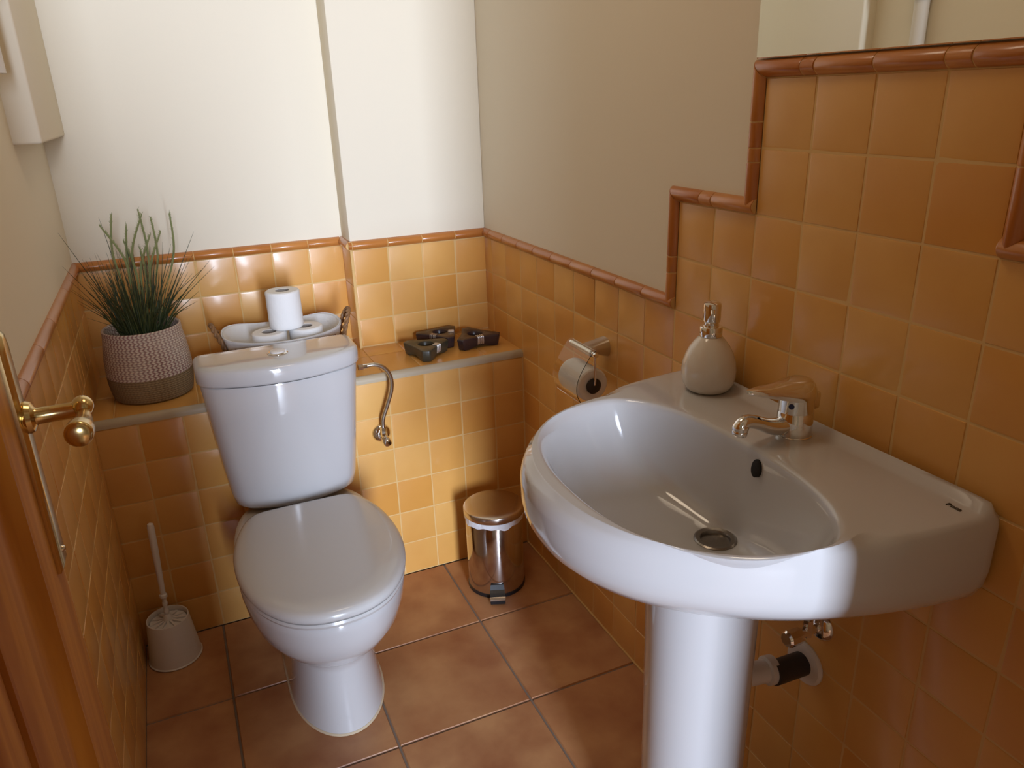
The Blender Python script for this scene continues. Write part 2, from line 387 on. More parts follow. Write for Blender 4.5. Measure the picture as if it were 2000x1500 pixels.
# --- grout seam floor / walls corner lines
bm = NB(); box(bm, -0.0062, 0, YF, 0, 0, 0.003); box(bm, -0.0062, 0, -0.0045, 0.002, 0, ZT); obj('corner_seam', bm, M_grout, wr)

# --- boxed-in pipe casing in the upper left corner, white pipe in front of it on the left wall
bm = NB(); box(bm, -W-0.02, -1.114, -0.115, E, 1.322, H, 0.006, 3)
struct(obj('trim_1', bm, M_plaster))
r = tag(thing('pipe', '', '', (-W+0.024, -0.292, 1.45)), 'white vertical pipe with a wider collar on the left wall, seen in the mirror', 'pipe')
bm2 = NB(); lathe(bm2, [(0.020, 1.45), (0.020, 1.60)], (-W+0.022, -0.292, 0)); obj('lower_pipe', bm2, M_white, r)
bm2 = NB(); lathe(bm2, [(0.0245, 1.60), (0.0255, 1.603), (0.0245, H-0.001)], (-W+0.026, -0.292, 0)); obj('upper_pipe', bm2, M_white, r)

# ------------------------------------------------------------------ door, open against the left wall
dr = thing('door_1', 'varnished pine panelled door standing open against the left wall', 'door', (-1.118, -1.02, 0), kind='structure')
DX = -1.100; DY0, DY1 = -1.745, -1.020; DH = 2.03
bm = NB()
box(bm, DX-0.034, DX-0.020, DY0+0.05, DY1-0.05, 0.05, DH-0.05)
box(bm, DX-0.036, DX, DY1-0.115, DY1, 0.008, DH, 0.0025); box(bm, DX-0.036, DX, DY0, DY0+0.115, 0.008, DH, 0.0025)
box(bm, DX-0.036, DX, DY0+0.115, DY1-0.115, 0.008, 0.14, 0.002); box(bm, DX-0.036, DX, DY0+0.115, DY1-0.115, DH-0.12, DH, 0.002); box(bm, DX-0.036, DX, DY1-0.405, DY1-0.325, 0.14, DH-0.12, 0.002)
obj('leaf', bm, M_wood, dr)
for y0, y1 in ((DY1-0.325, DY1-0.115), (DY0+0.115, DY1-0.405)):
    bm = NB(); z0, z1 = 0.14, DH-0.12
    rings = []
    for ins, xx in ((0, DX-0.012), (0, DX-0.003), (0.004, DX+0.0035), (0.010, DX+0.004), (0.018, DX-0.003), (0.030, DX-0.010), (0.055, DX-0.010), (0.085, DX-0.003)):
        rings.append([Vector((xx, a, b)) for a, b in ((y0+ins, z0+ins), (y1-ins, z0+ins), (y1-ins, z1-ins), (y0+ins, z1-ins))])
    loft(bm, rings, False, True); obj('panel', bm, M_wood, dr)
HY, HZ = -1.041, 1.062
bm = NB()
pl = [(-0.019, -0.160), (0.019, -0.160), (0.019, 0.122), (0.010, 0.138), (-0.010, 0.138), (-0.019, 0.122)]
def plate_ring(dx, k): return [Vector((DX+dx, HY+a*k, HZ-0.035+b*(1-(1-k)*0.15))) for a, b in pl]
loft(bm, [plate_ring(0, 1), plate_ring(0.004, 1), plate_ring(0.008, 0.72), plate_ring(0.0085, 0.5)])
hd = obj('handle_plate', bm, M_brass, dr, 'long brass backplate')
bm = NB()
lathe(bm, [(0.017, 0.006), (0.019, 0.010), (0.017, 0.015), (0.0105, 0.018), (0.0095, 0.020), (0.0095, 0.058), (0.0105, 0.060)], (DX, HY, HZ), X, 32)
pp = crom([(DX+0.064, HY+0.012, HZ+0.002), (DX+0.066, HY-0.002, HZ+0.003), (DX+0.067, HY-0.016, HZ-0.002), (DX+0.068, HY-0.045, HZ-0.002), (DX+0.069, HY-0.075, HZ+0.003), (DX+0.069, HY-0.096, HZ+0.006)], 5)
rd = [0.009+0.0028*math.sin(PI*min(1, i/8)) if i < 9 else 0.0070+0.0072*min(1, (i-9)/12) for i in range(len(pp))]
ax_ = (pp[-1]-pp[-2]).normalized(); pp += [pp[-1]+ax_*q for q in (0.003, 0.0055, 0.0072, 0.0078)]; rd += [0.0138, 0.0118, 0.0075, 0.002]
tube(bm, pp, rd, 24)
obj('door_lever', bm, M_brass, hd, 'brass lever')
bm = NB(); lathe(bm, [(0.004, 0.006), (0.004, 0.010), (0.0025, 0.0112)], (DX, HY, HZ-0.172), X, 16); obj('screw', bm, M_chrome, hd)

# ------------------------------------------------------------------ toilet
TX = -0.718
def egg(hw, yf, yb, yc, z, n=48, nb=3.2, x0=TX, nf=2.05):
    r = []
    for i in range(n):
        a = 2*PI*i/n; c, s_ = math.cos(a), math.sin(a)
        e = nf if s_ < 0 else nb
        x = hw*math.copysign(abs(c)**(2/e), c); y = (abs(yf-yc) if s_ < 0 else abs(yb-yc))*math.copysign(abs(s_)**(2/e), s_)
        r.append(Vector((x0+x, yc+y, z)))
    return r
to = thing('toilet', 'white ceramic toilet with its lid closed in front of the tiled ledge', 'toilet', (TX, -0.292, 0))
bm = NB()
B = [(0, .113, -.562, -.06, -.36), (.012, .111, -.560, -.06, -.36), (.06, .105, -.552, -.06, -.36), (.12, .100, -.545, -.06, -.36), (.165, .099, -.543, -.06, -.36), (.185, .101, -.546, -.055, -.36), (.198, .109, -.558, -.05, -.37),
     (.215, .125, -.580, -.05, -.38), (.245, .149, -.612, -.045, -.39), (.28, .168, -.637, -.04, -.40), (.32, .180, -.652, -.035, -.40), (.355, .185, -.659, -.03, -.40), (.372, .1855, -.660, -.03, -.40), (.380, .182, -.656, -.03, -.40), (.381, .168, -.64, -.04, -.40)]
loft(bm, [egg(hw, yf, yb, yc, z) for z, hw, yf, yb, yc in B]); obj('bowl', bm, M_ceramic, to, sharp=80)
bm = NB(); loft(bm, [egg(.1155, -.5645, -.056, -.36, 0), egg(.1155, -.5645, -.056, -.36, .002), egg(.113, -.562, -.06, -.36, .005)]); obj('sealant_line', bm, M_seal, to, 'cream sealant line around the foot')
def seatring(k, z, d=0.0):
    half = [(0, -.672), (.055, -.664), (.107, -.634), (.151, -.575), (.178, -.500), (.1885, -.425), (.187, -.350), (.174, -.275), (.150, -.210), (.128, -.182), (.105, -.172), (.05, -.170)]
    pts = [Vector((x, y, 0)) for x, y in half]+[Vector((0, -.169, 0))]+[Vector((-x, y, 0)) for x, y in half[:0:-1]]
    rg = resample(crom(pts, 6, True), 72); cy = -.42
    return [Vector((TX+q.x*(1-d/0.183), cy+(q.y-cy)*(1-d/0.25), z)) for q in rg]
bm = NB(); loft(bm, [seatring(1, .382, .010), seatring(1, .383, .005), seatring(1, .390, .002), seatring(1, .3955, .004), seatring(1, .3965, .010)]); obj('seat', bm, M_lid, to)
bm = NB(); loft(bm, [seatring(1, .3975, .010), seatring(1, .3985, .003), seatring(1, .403, 0), seatring(1, .410, 0), seatring(1, .4165, .003), seatring(1, .4205, .009), seatring(1, .4228, .018), seatring(1, .424, .032), seatring(1, .4245, .06), seatring(1, .425, .12)]); obj('lid', bm, M_lid, to, sharp=80)
for sx in (-1, 1):
    bm = NB(); lathe(bm, [(0.009, -0.02), (0.011, -0.018), (0.011, 0.018), (0.009, 0.02)], (TX+sx*0.075, -0.160, 0.395), X, 20); obj('hinge', bm, M_wplast, to)
def tank(hw, ds, bulge, z, n=80, r=0.035, yb=-0.008):
    """plan of the cistern: flat back, rounded corners, bulging front"""
    pts = []; r = min(r, ds*0.45)
    def arc(cx, cy, a0, a1, k=8):
        for i in range(k+1):
            a = a0+(a1-a0)*i/k; pts.append((cx+r*math.cos(a), cy+r*math.sin(a)))
    rb = 0.012
    def arcb(cx, cy, a0, a1, k=4):
        for i in range(k+1):
            a = a0+(a1-a0)*i/k; pts.append((cx+rb*math.cos(a), cy+rb*math.sin(a)))
    arc(-hw+r, -ds+r, PI, 1.5*PI)
    for i in range(1, 16): pts.append((-hw+r+(2*hw-2*r)*i/16, -ds))
    arc(hw-r, -ds+r, 1.5*PI, 2*PI)
    arcb(hw-rb, yb-rb, 0, PI/2); arcb(-hw+rb, yb-rb, PI/2, PI)
    out = []
    for x, y in pts:
        f = max(0, min(1, (yb-y)/(yb+ds))) if ds+yb else 0
        out.append(Vector((x, y-bulge*(1-(x/hw)**2)*f, 0)))
    return [Vector((TX+0.004+q.x, q.y, z)) for q in resample(out, n)]
bm = NB()
K = [(.392, .138, .080, .040), (.394, .150, .086, .044), (.402, .1585, .090, .047), (.43, .164, .094, .049), (.50, .1715, .099, .051), (.58, .179, .104, .053), (.66, .186, .108, .054), (.742, .1935, .112, .055), (.7455, .192, .111, .055)]
loft(bm, [tank(a, b, c, z) for z, a, b, c in K]); obj('cistern', bm, M_ceramic, to, sharp=70)
bm = NB()
K = [(.7475, .192, .111, .055), (.7495, .1975, .115, .056), (.754, .2, .117, .056), (.774, .2, .117, .056), (.786, .1990, .1162, .056), (.7905, .1960, .1137, .0555), (.7930, .1910, .1095, .054)]
rings = [tank(a, b, c, z, yb=(-0.004 if z < .752 else 0.016)) for z, a, b, c in K]
lc = Vector((TX+0.004, -0.045, 0)); base_ = rings[-1]
for k, z in ((.94, .7942), (.80, .7955), (.5, .7970), (.2, .7975)):
    rings.append([Vector((lc.x+(q.x-lc.x)*k, lc.y+(q.y-lc.y)*k, z)) for q in base_])
loft(bm, rings); obj('cistern_lid', bm, M_ceramic, to, sharp=80)
bm = NB(); lathe(bm, [(0.0255, 0), (0.0255, 0.003), (0.022, 0.0055), (0.020, 0.0055)], (TX+0.004, -0.078, 0.7955)); fb = obj('flush_button_ring', bm, M_chrome, to)
bm = NB(); lathe(bm, [(0.0185, 0), (0.0185, 0.007), (0.015, 0.0088), (0.001, 0.0092)], (TX+0.004, -0.078, 0.7965)); obj('flush_button', bm, M_wplast, fb)

# ------------------------------------------------------------------ cistern supply: valve on the ledge front, braided hose
sv = thing('supply_valve', 'chrome wall valve with a braided hose rising to the cistern', 'valve', (-0.4547, 0, 0.49))
bm = NB(); lathe(bm, [(0.027, 0.003), (0.026, 0.006), (0.020, 0.012), (0.012, 0.015), (0.010, 0.015)], (-0.4547, 0, 0.490), -Y); obj('escutcheon', bm, M_chrome, sv)
bm = NB(); lathe(bm, [(0.0085, 0), (0.0085, 0.040)], (-0.4547, -0.004, 0.490), -Y, 20); lathe(bm, [(0.009, -0.012), (0.0095, -0.010), (0.0095, 0.020), (0.008, 0.023)], (-0.4547, -0.032, 0.497), Z, 6); obj('valve_body', bm, M_chrome, sv)
bm = NB(); lathe(bm, [(0.007, 0), (0.012, 0.002), (0.0125, 0.020), (0.010, 0.024)], (-0.4547, -0.040, 0.489), Vector((0.15, -1, -0.5)), 10); obj('valve_knob', bm, M_chrome, sv)
bm = NB(); hp = crom([(-0.4547, -0.032, 0.515), (-0.4535, -0.034, 0.545), (-0.440, -0.040, 0.585), (-0.4255, -0.050, 0.635), (-0.427, -0.058, 0.675), (-0.444, -0.062, 0.705), (-0.470, -0.064, 0.719), (-0.500, -0.064, 0.7185)], 8)
tube(bm, hp, 0.0058, 14); obj('hose', bm, M_nickel, sv)
bm = NB(); lathe(bm, [(0.0085, 0), (0.0085, 0.013)], (-0.514, -0.064, 0.7185), X, 6); lathe(bm, [(0.0065, 0), (0.0065, 0.012)], (-0.502, -0.064, 0.7185), X, 20); obj('hose_fitting', bm, M_chrome, sv)
bm = NB(); lathe(bm, [(0.0068, 0), (0.0068, 0.012)], (-0.4547, -0.032, 0.515), Z, 20); obj('hose_fitting', bm, M_chrome, sv)

# ------------------------------------------------------------------ wash basin on a pedestal
YS = -1.152; BA, BB = 0.508, 0.322
ws = thing('washbasin', 'white ceramic pedestal washbasin with chrome mixer tap on the right wall', 'washbasin', (-0.21, YS, 0))
NS = 224; CC = Vector((-0.25, YS-0.012))
def ray_r(fn, c, ang):
    lo, hi = 0.0, 1.2
    dx, dy = math.cos(ang), math.sin(ang)
    for _ in range(40):
        md = (lo+hi)/2
        if fn(c.x+dx*md, c.y+dy*md) < 0: lo = md
        else: hi = md
    return lo
def f_out(x, y):
    e = abs(x/BA)**2.15+abs((y-YS)/BB)**2.15 if x < 0 else abs((y-YS)/BB)**2.15
    w_ = (x+0.030)/0.0265
    return (e**10+(max(0, w_))**10)**(1/10)-1
def f_in(x, y):
    cx_, cy_ = -0.270, YS-0.014; a = 0.192 if x < cx_ else 0.116
    return abs((x-cx_)/a)**2.3+abs((y-cy_)/0.262)**2.3-1
angs = [2*PI*i/NS for i in range(NS)]
R_out = [ray_r(f_out, CC, a) for a in angs]; R_in = [ray_r(f_in, CC, a) for a in angs]
def zdeck(x): 
    t = max(0, min(1, (x+0.036)/0.018)); return 0.8725+0.010*t*t*(3-2*t)
DROP = {0.0005: .0085, 0.003: .0100, 0.008: .0085, 0.014: .0050, 0.026: .0016}
def oring(off, z, zfn=None, k=1.0):
    r = []
    for a, q, p_ in zip(angs, R_out, R_in):
        off_ = min(off, (q-p_)*off/0.052)
        x, y = CC.x+math.cos(a)*(q*k-off_), CC.y+math.sin(a)*(q*k-off_)
        fr = max(0, min(1, (0.085-(q-p_))/0.035))
        r.append(Vector((min(x, -0.0035), y, (zfn(x) if zfn else z)-fr*DROP.get(off, 0))))
    return r
def under(k, z, drop):
    r = []; c = Vector((-0.16, YS))
    for a, q in zip(angs, R_out):
        x, y = CC.x+math.cos(a)*q, CC.y+math.sin(a)*q
        s_ = min(1, abs((y-YS)/BB)); t = s_**2*max(0, 1+x/0.5)
        r.append(Vector((min(-0.0035, c.x+(x-c.x)*k), c.y+(y-c.y)*k, z-drop*t)))
    return r
def iring(k, z, sh=0.0):
    dc = Vector((-0.198, YS-0.005)); r = []
    for a, q in zip(angs, R_in):
        x, y = CC.x+math.cos(a)*q, CC.y+math.sin(a)*q; kk = (k-.2)/.8; v = Vector((x-dc.x, y-dc.y)); u_ = v.normalized()*0.0345
        r.append(Vector((dc.x+u_.x+(v.x-u_.x)*kk, dc.y+u_.y+(v.y-u_.y)*kk, z)))
    return r
rings = [under(.22, .690, 0), under(.36, .694, 0), under(.52, .702, 0), under(.68, .718, .005), under(.82, .740, .015), under(.91, .760, .026), under(.965, .780, .034), under(.99, .798, .034), under(1.0, .818, .030), oring(0, .845), oring(0.0005, .857), oring(0.003, .866), oring(0.008, .8712),
         oring(0.014, 0, zdeck), oring(0.026, 0, zdeck)]
# deck between outer edge and bowl edge
for t in (0.08, 0.16, 0.25, 0.36, 0.48, 0.6, 0.75, 0.88):
    rg = []
    for a, q, p_ in zip(angs, R_out, R_in):
        rad = (q-min(0.026, (q-p_)*0.5))*(1-t)+(p_+min(0.008, (q-p_)*0.16))*t; x, y = CC.x+math.cos(a)*rad, CC.y+math.sin(a)*rad
        rg.append(Vector((x, y, zdeck(x))))
    rings.append(rg)
rings.append([Vector((CC.x+math.cos(a)*(q+min(0.008, (o_-q)*0.16)), CC.y+math.sin(a)*(q+min(0.008, (o_-q)*0.16)), 0.8725)) for a, q, o_ in zip(angs, R_in, R_out)])
rings.append([Vector((CC.x+math.cos(a)*(q+0.0015), CC.y+math.sin(a)*(q+0.0015), 0.8712)) for a, q in zip(angs, R_in)])
for k, z in ((.985, .866), (.965, .855), (.935, .835), (.90, .812), (.85, .786), (.78, .763), (.69, .746), (.58, .733), (.45, .7235), (.30, .716)):
    rings.append(iring(k, z))
dr_c = Vector((-0.198, YS-0.005, 0))
DC = [Vector((CC.x+math.cos(a)*q-dr_c.x, CC.y+math.sin(a)*q-dr_c.y)).normalized() for a, q in zip(angs, R_in)]
rings.append([Vector((dr_c.x+0.034*DC[i].x, dr_c.y+0.034*DC[i].y, 0.7125)) for i in range(NS)])
rings.append([Vector((dr_c.x+0.028*DC[i].x, dr_c.y+0.028*DC[i].y, 0.7095)) for i in range(NS)])
rings.append([Vector((dr_c.x+0.024*DC[i].x, dr_c.y+0.0235*DC[i].y, 0.6960)) for i in range(NS)])
bm = NB(); loft(bm, rings, True, True); obj('basin', bm, M_ceramic, ws, sharp=80)
bm = NB()
rings = []
for z, hw, dp in ((0, .098, .108), (.01, .096, .106), (.03, .092, .100), (.2, .0895, .097), (.5, .0915, .099), (.65, .094, .102), (.6925, .096, .104)):
    r = []
    for i in range(64):
        a = 2*PI*i/64; c_, s_ = math.cos(a), math.sin(a); e = 2.0 if c_ < 0 else 2.8
        r.append(Vector((-0.205+(dp if c_ < 0 else 0.062)*math.copysign(abs(c_)**(2/e), c_), YS+hw*math.copysign(abs(s_)**(2/e), s_), z)))
    rings.append(r)
loft(bm, rings); obj('pedestal', bm, M_ceramic, ws, sharp=80)
bm = NB(); lathe(bm, [(0.0335, 0.709), (0.0338, 0.7135), (0.031, 0.7152), (0.024, 0.7142), (0.0225, 0.712), (0.021, 0.7005), (0.001, 0.6995)], (dr_c.x, dr_c.y, 0)); dn = obj('drain', bm, M_drain, ws, 'round steel drain')
bm = NB()
for i in range(6):
    a = 2*PI*i/6; lathe(bm, [(0.0048, 0.6995), (0.0048, 0.7012)], (dr_c.x+0.0125*math.cos(a), dr_c.y+0.0125*math.sin(a), 0), seg=14)
obj('drain_holes', bm, M_hole, dn)
bm = NB(); nv = Vector((-0.98, 0.04, 0.18)).normalized()
def oval(r1, r2, d, c): 
    t = Vector((0, 1, 0)); b_ = nv.cross(t)
    return [c+nv*d+t*r1*math.cos(2*PI*i/28)+b_*r2*math.sin(2*PI*i/28) for i in range(28)]
oc = Vector((-0.1565, -1.191, 0.844))
loft(bm, [oval(.0095, .0145, -.004, oc), oval(.0095, .0145, .0030, oc), oval(.0085, .0135, .0036, oc)]); obj('overflow_hole', bm, M_hole, ws, 'dark oval overflow hole')
tx = bpy.data.curves.new('maker_mark', 'FONT'); tx.body = 'Roca'; tx.size = 0.0105; tx.offset = 0.0004; tx.extrude = 0.0001; tx.align_x = 'CENTER'
tob = bpy.data.objects.new('tmp_mark', tx); C.objects.link(tob); bpy.context.view_layer.update()
me = bpy.data.meshes.new_from_object(tob.evaluated_get(bpy.context.evaluated_depsgraph_get())); bpy.data.objects.remove(tob)
tob = bpy.data.objects.new('maker_mark', me); C.objects.link(tob); tob.parent = ws; me.materials.clear(); me.materials.append(M_logo)
tob.location = Vector((-0.053, -1.434, 0.8731))-OFF[ws.name]; tob.rotation_euler = (0, 0, -PI/2)
# mixer tap
FX, FY = -0.066, YS-0.014; FZ = 0.8722
bm = NB(); lathe(bm, [(0.0285, 0), (0.0285, 0.002), (0.0275, 0.003), (0.0272, 0.038), (0.0262, 0.040), (0.0262, 0.0415), (0.0268, 0.042), (0.0262, 0.064), (0.022, 0.066)], (FX, FY, FZ), seg=48)
fa = obj('mixer_tap', bm, M_chrome, ws)
bm = NB(); sp_ = crom([(FX-0.006, FY, FZ+0.020), (FX-0.030, FY, FZ+0.019), (FX-0.052, FY, FZ+0.024), (FX-0.075, FY, FZ+0.034), (FX-0.093, FY, FZ+0.040), (FX-0.104, FY, FZ+0.038), (FX-0.110, FY, FZ+0.030)], 6)
tube(bm, sp_, [0.0165-0.0055*min(1, i/16) for i in range(len(sp_))], 24)
lathe(bm, [(0.0118, 0), (0.0128, 0.003), (0.0122, 0.008), (0.0112, 0.009), (0.0118, 0.0105), (0.0118, 0.015), (0.0105, 0.017)], (FX-0.106, FY, FZ+0.037), Vector((-0.12, 0, -1)), 28); obj('spout', bm, M_chrome, fa)
bm = NB()
# lever: a domed cap that runs out into a flat tongue
NL = 36; rings = []
def lev(zb, k, lift):
    r = []
    for i in range(NL):
        a = 2*PI*i/NL; c, s_ = math.cos(a), math.sin(a)
        x = 0.0285*k*c; y = 0.0285*k*s_
        if c < 0:
            e = abs(c)**2.5; x = -0.0285*k*abs(c)-0.072*e*k; y = 0.0285*k*s_*(1-0.25*e)+0.0
        r.append(Vector((FX+x, FY+y, FZ+zb+lift*max(0, (-x-0.02))/0.09)))
    return r
loft(bm, [lev(.064, .94, .024), lev(.0645, 1, .024), lev(.071, 1.01, .0235), lev(.078, .98, .0165), lev(.085, .88, .010), lev(.091, .72, -.003), lev(.0940, .46, -.004)]); obj('lever', bm, M_chrome, fa, sharp=60)
bm = NB(); box(bm, FX+0.004, FX+0.0295, FY-0.022, FY+0.022, FZ+0.044, FZ+0.074, 0.006, 3); obj('lever_back', bm, M_chrome, fa)
bm = NB(); lathe(bm, [(0.0045, 0.0258), (0.0042, 0.0276), (0.001, 0.0280)], (FX, FY, FZ+0.055), Vector((-0.86, -0.50, 0)), 20); obj('temperature_dot', bm, M_blue, fa, 'dark blue dot')

# ------------------------------------------------------------------ under the basin
v2 = thing('angle_valve', 'small chrome angle valve on the tiles under the basin', 'valve', (0, -1.213, 0.515))
bm = NB(); lathe(bm, [(0.027, 0.003), (0.026, 0.006), (0.018, 0.013), (0.010, 0.015)], (0, -1.213, 0.515), -X); obj('escutcheon', bm, M_chrome, v2)
bm = NB(); lathe(bm, [(0.008, 0.01), (0.008, 0.05)], (0, -1.213, 0.515), -X, 20); lathe(bm, [(0.0085, -0.012), (0.009, 0.0), (0.009, 0.022)], (-0.034, -1.213, 0.518), Z, 6); obj('valve_body', bm, M_chrome, v2)
bm = NB(); lathe(bm, [(0.005, 0.02), (0.005, 0.14)], (-0.034, -1.213, 0.520), Z, 12); obj('supply_hose', bm, M_nickel, v2)
bm = NB(); lathe(bm, [(0.010, 0.048), (0.0140, 0.051), (0.0148, 0.076), (0.012, 0.080)], (0, -1.213, 0.513), -X, 9); obj('valve_knob', bm, M_chrome, v2)
wp = thing('waste_pipe', 'waste pipe with a white wall flange and black sleeve behind the pedestal', 'pipe', (0, -1.190, 0.42))
bm = NB(); lathe(bm, [(0.041, 0.003), (0.041, 0.006), (0.037, 0.010), (0.024, 0.012)], (0, -1.190, 0.420), -X); obj('wall_flange', bm, M_wplast, wp, 'white round flange')
bm = NB(); lathe(bm, [(0.0215, 0.006), (0.0215, 0.078)], (0, -1.190, 0.420), Vector((-1, 0, 0.05))); obj('black_sleeve', bm, M_rubber, wp, 'black rubber sleeve')
bm = NB(); lathe(bm, [(0.025, 0.070), (0.0255, 0.073), (0.0255, 0.085), (0.022, 0.087), (0.020, 0.087), (0.020, 0.150)], (0, -1.190, 0.420), Vector((-1, 0.12, 0.05))); obj('trap_nut', bm, M_wplast, wp, 'white pipe nut')

# ------------------------------------------------------------------ soap dispenser
sd = thing('soap_dispenser', 'cream egg-shaped soap dispenser with chrome pump on the basin', 'soap dispenser', (-0.062, -0.945, 0.873))
c = (-0.062, -0.945, 0.8732)
bm = NB(); lathe(bm, [(0.030, 0), (0.035, 0.0005), (0.040, 0.004), (0.0455, 0.014), (0.0485, 0.027), (0.0487, 0.040), (0.0465, 0.054), (0.042, 0.068), (0.0355, 0.081), (0.0275, 0.092), (0.021, 0.099), (0.017, 0.102)], c, seg=56)
obj('bottle', bm, M_cream, sd, sharp=80)
bm = NB(); lathe(bm, [(0.018, 0.1005), (0.0195, 0.101), (0.0198, 0.102), (0.0198, 0.117), (0.0188, 0.1185), (0.014, 0.119), (0.0135, 0.122), (0.0125, 0.1225), (0.0125, 0.126)], c, seg=48); obj('collar', bm, M_chrome, sd)
bm = NB(); lathe(bm, [(0.0118, 0.124), (0.0150, 0.1275), (0.0155, 0.130), (0.0155, 0.156), (0.0145, 0.160), (0.011, 0.1625), (0.001, 0.1632)], c, seg=48)
tube(bm, [(c[0]-0.006, c[1]-0.009, c[2]+0.150), (c[0]-0.0125, c[1]-0.0175, c[2]+0.150), (c[0]-0.0145, c[1]-0.0205, c[2]+0.146)], [0.0042, 0.004, 0.0032], 16); obj('pump_head', bm, M_chrome, sd)

# ------------------------------------------------------------------ mirror
bm = NB(); box(bm, -0.0095, -0.0045, mirr+0.948, -0.948, 1.4268, 2.05, 0.0015, 1)
mi = tag(obj('mirror', bm, M_mirror), 'frameless wall mirror resting above the stepped tile rail', 'mirror')
bm = NB(); box(bm, -0.0044, 0, mirr+0.955, -0.955, 1.4360, 2.04); obj('backing_board', bm, M_black, mi)

# ------------------------------------------------------------------ toilet paper holder on the right wall
PX, PY, PZ = -0.063, -0.482, 0.818
ph = thing('toilet_roll_holder', 'satin nickel toilet roll holder with clear flap on the right wall', 'toilet roll holder', (0, PY, PZ))
bm = NB(); rings = []
for t in [i/8 for i in range(9)]:
    x = -0.003-t*0.058; hw = 0.026*(1-t)**0.8+0.020*t; hh = 0.024*(1-t)+0.0085*t; zc = PZ-0.004+0.004*t
    rings.append([Vector((x, PY+(-0.012 if 0 else 0)+hw*math.copysign(abs(math.cos(2*PI*k/28))**0.8, math.cos(2*PI*k/28)), zc+hh*math.sin(2*PI*k/28))) for k in range(28)])
loft(bm, rings); lathe(bm, [(0.007, -0.046), (0.0085, -0.045), (0.0085, 0.050), (0.007, 0.051)], (PX, PY, PZ), Y, 24); obj('wall_mount', bm, M_nickel, ph)
bm = NB(); lathe(bm, [(0.0058, 0.044), (0.0062, 0.046), (0.0062, 0.058), (0.004, 0.060)], (PX, PY, PZ), Y, 18); lathe(bm, [(0.0058, 0.044), (0.0062, 0.046), (0.0062, 0.062), (0.004, 0.064)], (PX, PY, PZ), -Y, 18)
tube(bm, crom([(PX, PY-0.058, PZ), (PX-0.002, PY-0.060, PZ-0.012), (PX-0.002, PY-0.060, PZ-0.040), (PX-0.002, PY-0.060, PZ-0.066), (PX-0.002, PY-0.052, PZ-0.074), (PX-0.002, PY, PZ-0.075), (PX-0.002, PY+0.052, PZ-0.075)], 6), 0.0028, 12); obj('arm', bm, M_chrome, ph)
bm = NB(); lathe(bm, [(0.0185, 0), (0.0190, 0.001), (0.0190, 0.004), (0.0175, 0.005)], (PX-0.002, PY-0.052, PZ-0.077), -Y, 32); obj('end_disc', bm, M_rubber, ph, 'dark round end disc')
bm = NB(); rings = []
cp = crom([(PX+0.001, 0, PZ+0.0095), (PX-0.010, 0, PZ+0.003), (PX-0.028, 0, PZ-0.022), (PX-0.043, 0, PZ-0.048), (PX-0.0495, 0, PZ-0.072), (PX-0.047, 0, PZ-0.093), (PX-0.038, 0, PZ-0.112)], 6)
for i, q in enumerate(cp):
    n2 = cp[min(i+1, len(cp)-1)]-cp[max(i-1, 0)]; nn = Vector((n2.z, 0, -n2.x)).normalized()*0.0016
    hw = 0.060
    rings.append([Vector((q.x, PY-hw, q.z)), Vector((q.x, PY+hw, q.z)), Vector((q.x, PY+hw, q.z))+nn, Vector((q.x, PY-hw, q.z))+nn])
loft(bm, rings); obj('clear_flap', bm, M_acryl, ph, 'clear plastic flap')
# rolls
def roll_mesh(bm, c, ax, r, h, ri=0.019):
    lathe(bm, [(ri, 0.002), (ri+0.001, 0), (r-0.004, 0), (r-0.0008, 0.0025), (r, 0.006)]+[(r+random.uniform(-0.0006, 0.0004), h*t) for t in (.15, .3, .45, .6, .75, .88)]+[(r, h-0.006), (r-0.0008, h-0.0025), (r-0.004, h), (ri+0.001, h), (ri, h-0.002), (ri, 0.002)], c, ax, 56, False)
def core_mesh(bm, c, ax, h, ri=0.019): lathe(bm, [(ri-0.0012, 0.001), (ri, 0.001), (ri, h-0.001), (ri-0.0012, h-0.001), (ri-0.0012, 0.001)], c, ax, 32, False); lathe(bm, [(ri-0.001, 0), (ri-0.001, 0.001)], tuple(Vector(c)+Vector(ax)*0.02), ax, 32)
hr = thing('toilet_roll', 'toilet roll hanging in the holder behind the clear flap', 'toilet roll', (PX-0.002, PY, PZ-0.077))
bm = NB(); roll_mesh(bm, (PX-0.002, PY-0.050, PZ-0.077), (0, 1, 0), 0.0405, 0.100, 0.017); obj('paper', bm, M_paper, hr)

# ------------------------------------------------------------------ things on the ledge
ZS = ZL-0.0015
rollA = thing('toilet_roll', 'upright toilet roll standing on top of the two others in the basket', 'toilet roll', (0, 0, 0), 'spare toilet rolls in the basket')
bm = NB(); roll_mesh(bm, (0, 0, 0), (0, 0, 1), 0.0465, 0.104); obj('paper', bm, M_paper, rollA)
bm = NB(); core_mesh(bm, (0, 0, 0), (0, 0, 1), 0.104); obj('core', bm, M_core, rollA)
def copy_thing(src, loc, label, rotz=0):
    r = src.copy(); C.objects.link(r); r.location = loc; r.rotation_euler = (0, 0, rotz); r['label'] = label
    for ch in src.children:
        k = ch.copy(); C.objects.link(k); k.parent = r
    return r
ZR = ZS+0.0305
rollA.location = (-0.657, 0.140, ZR+0.1045)
copy_thing(rollA, (-0.709, 0.118, ZR), 'lower toilet roll in the basket, left of the pair under the top roll', 1.0)
copy_thing(rollA, (-0.609, 0.126, ZR), 'lower toilet roll in the basket, right of the pair under the top roll', 2.0)

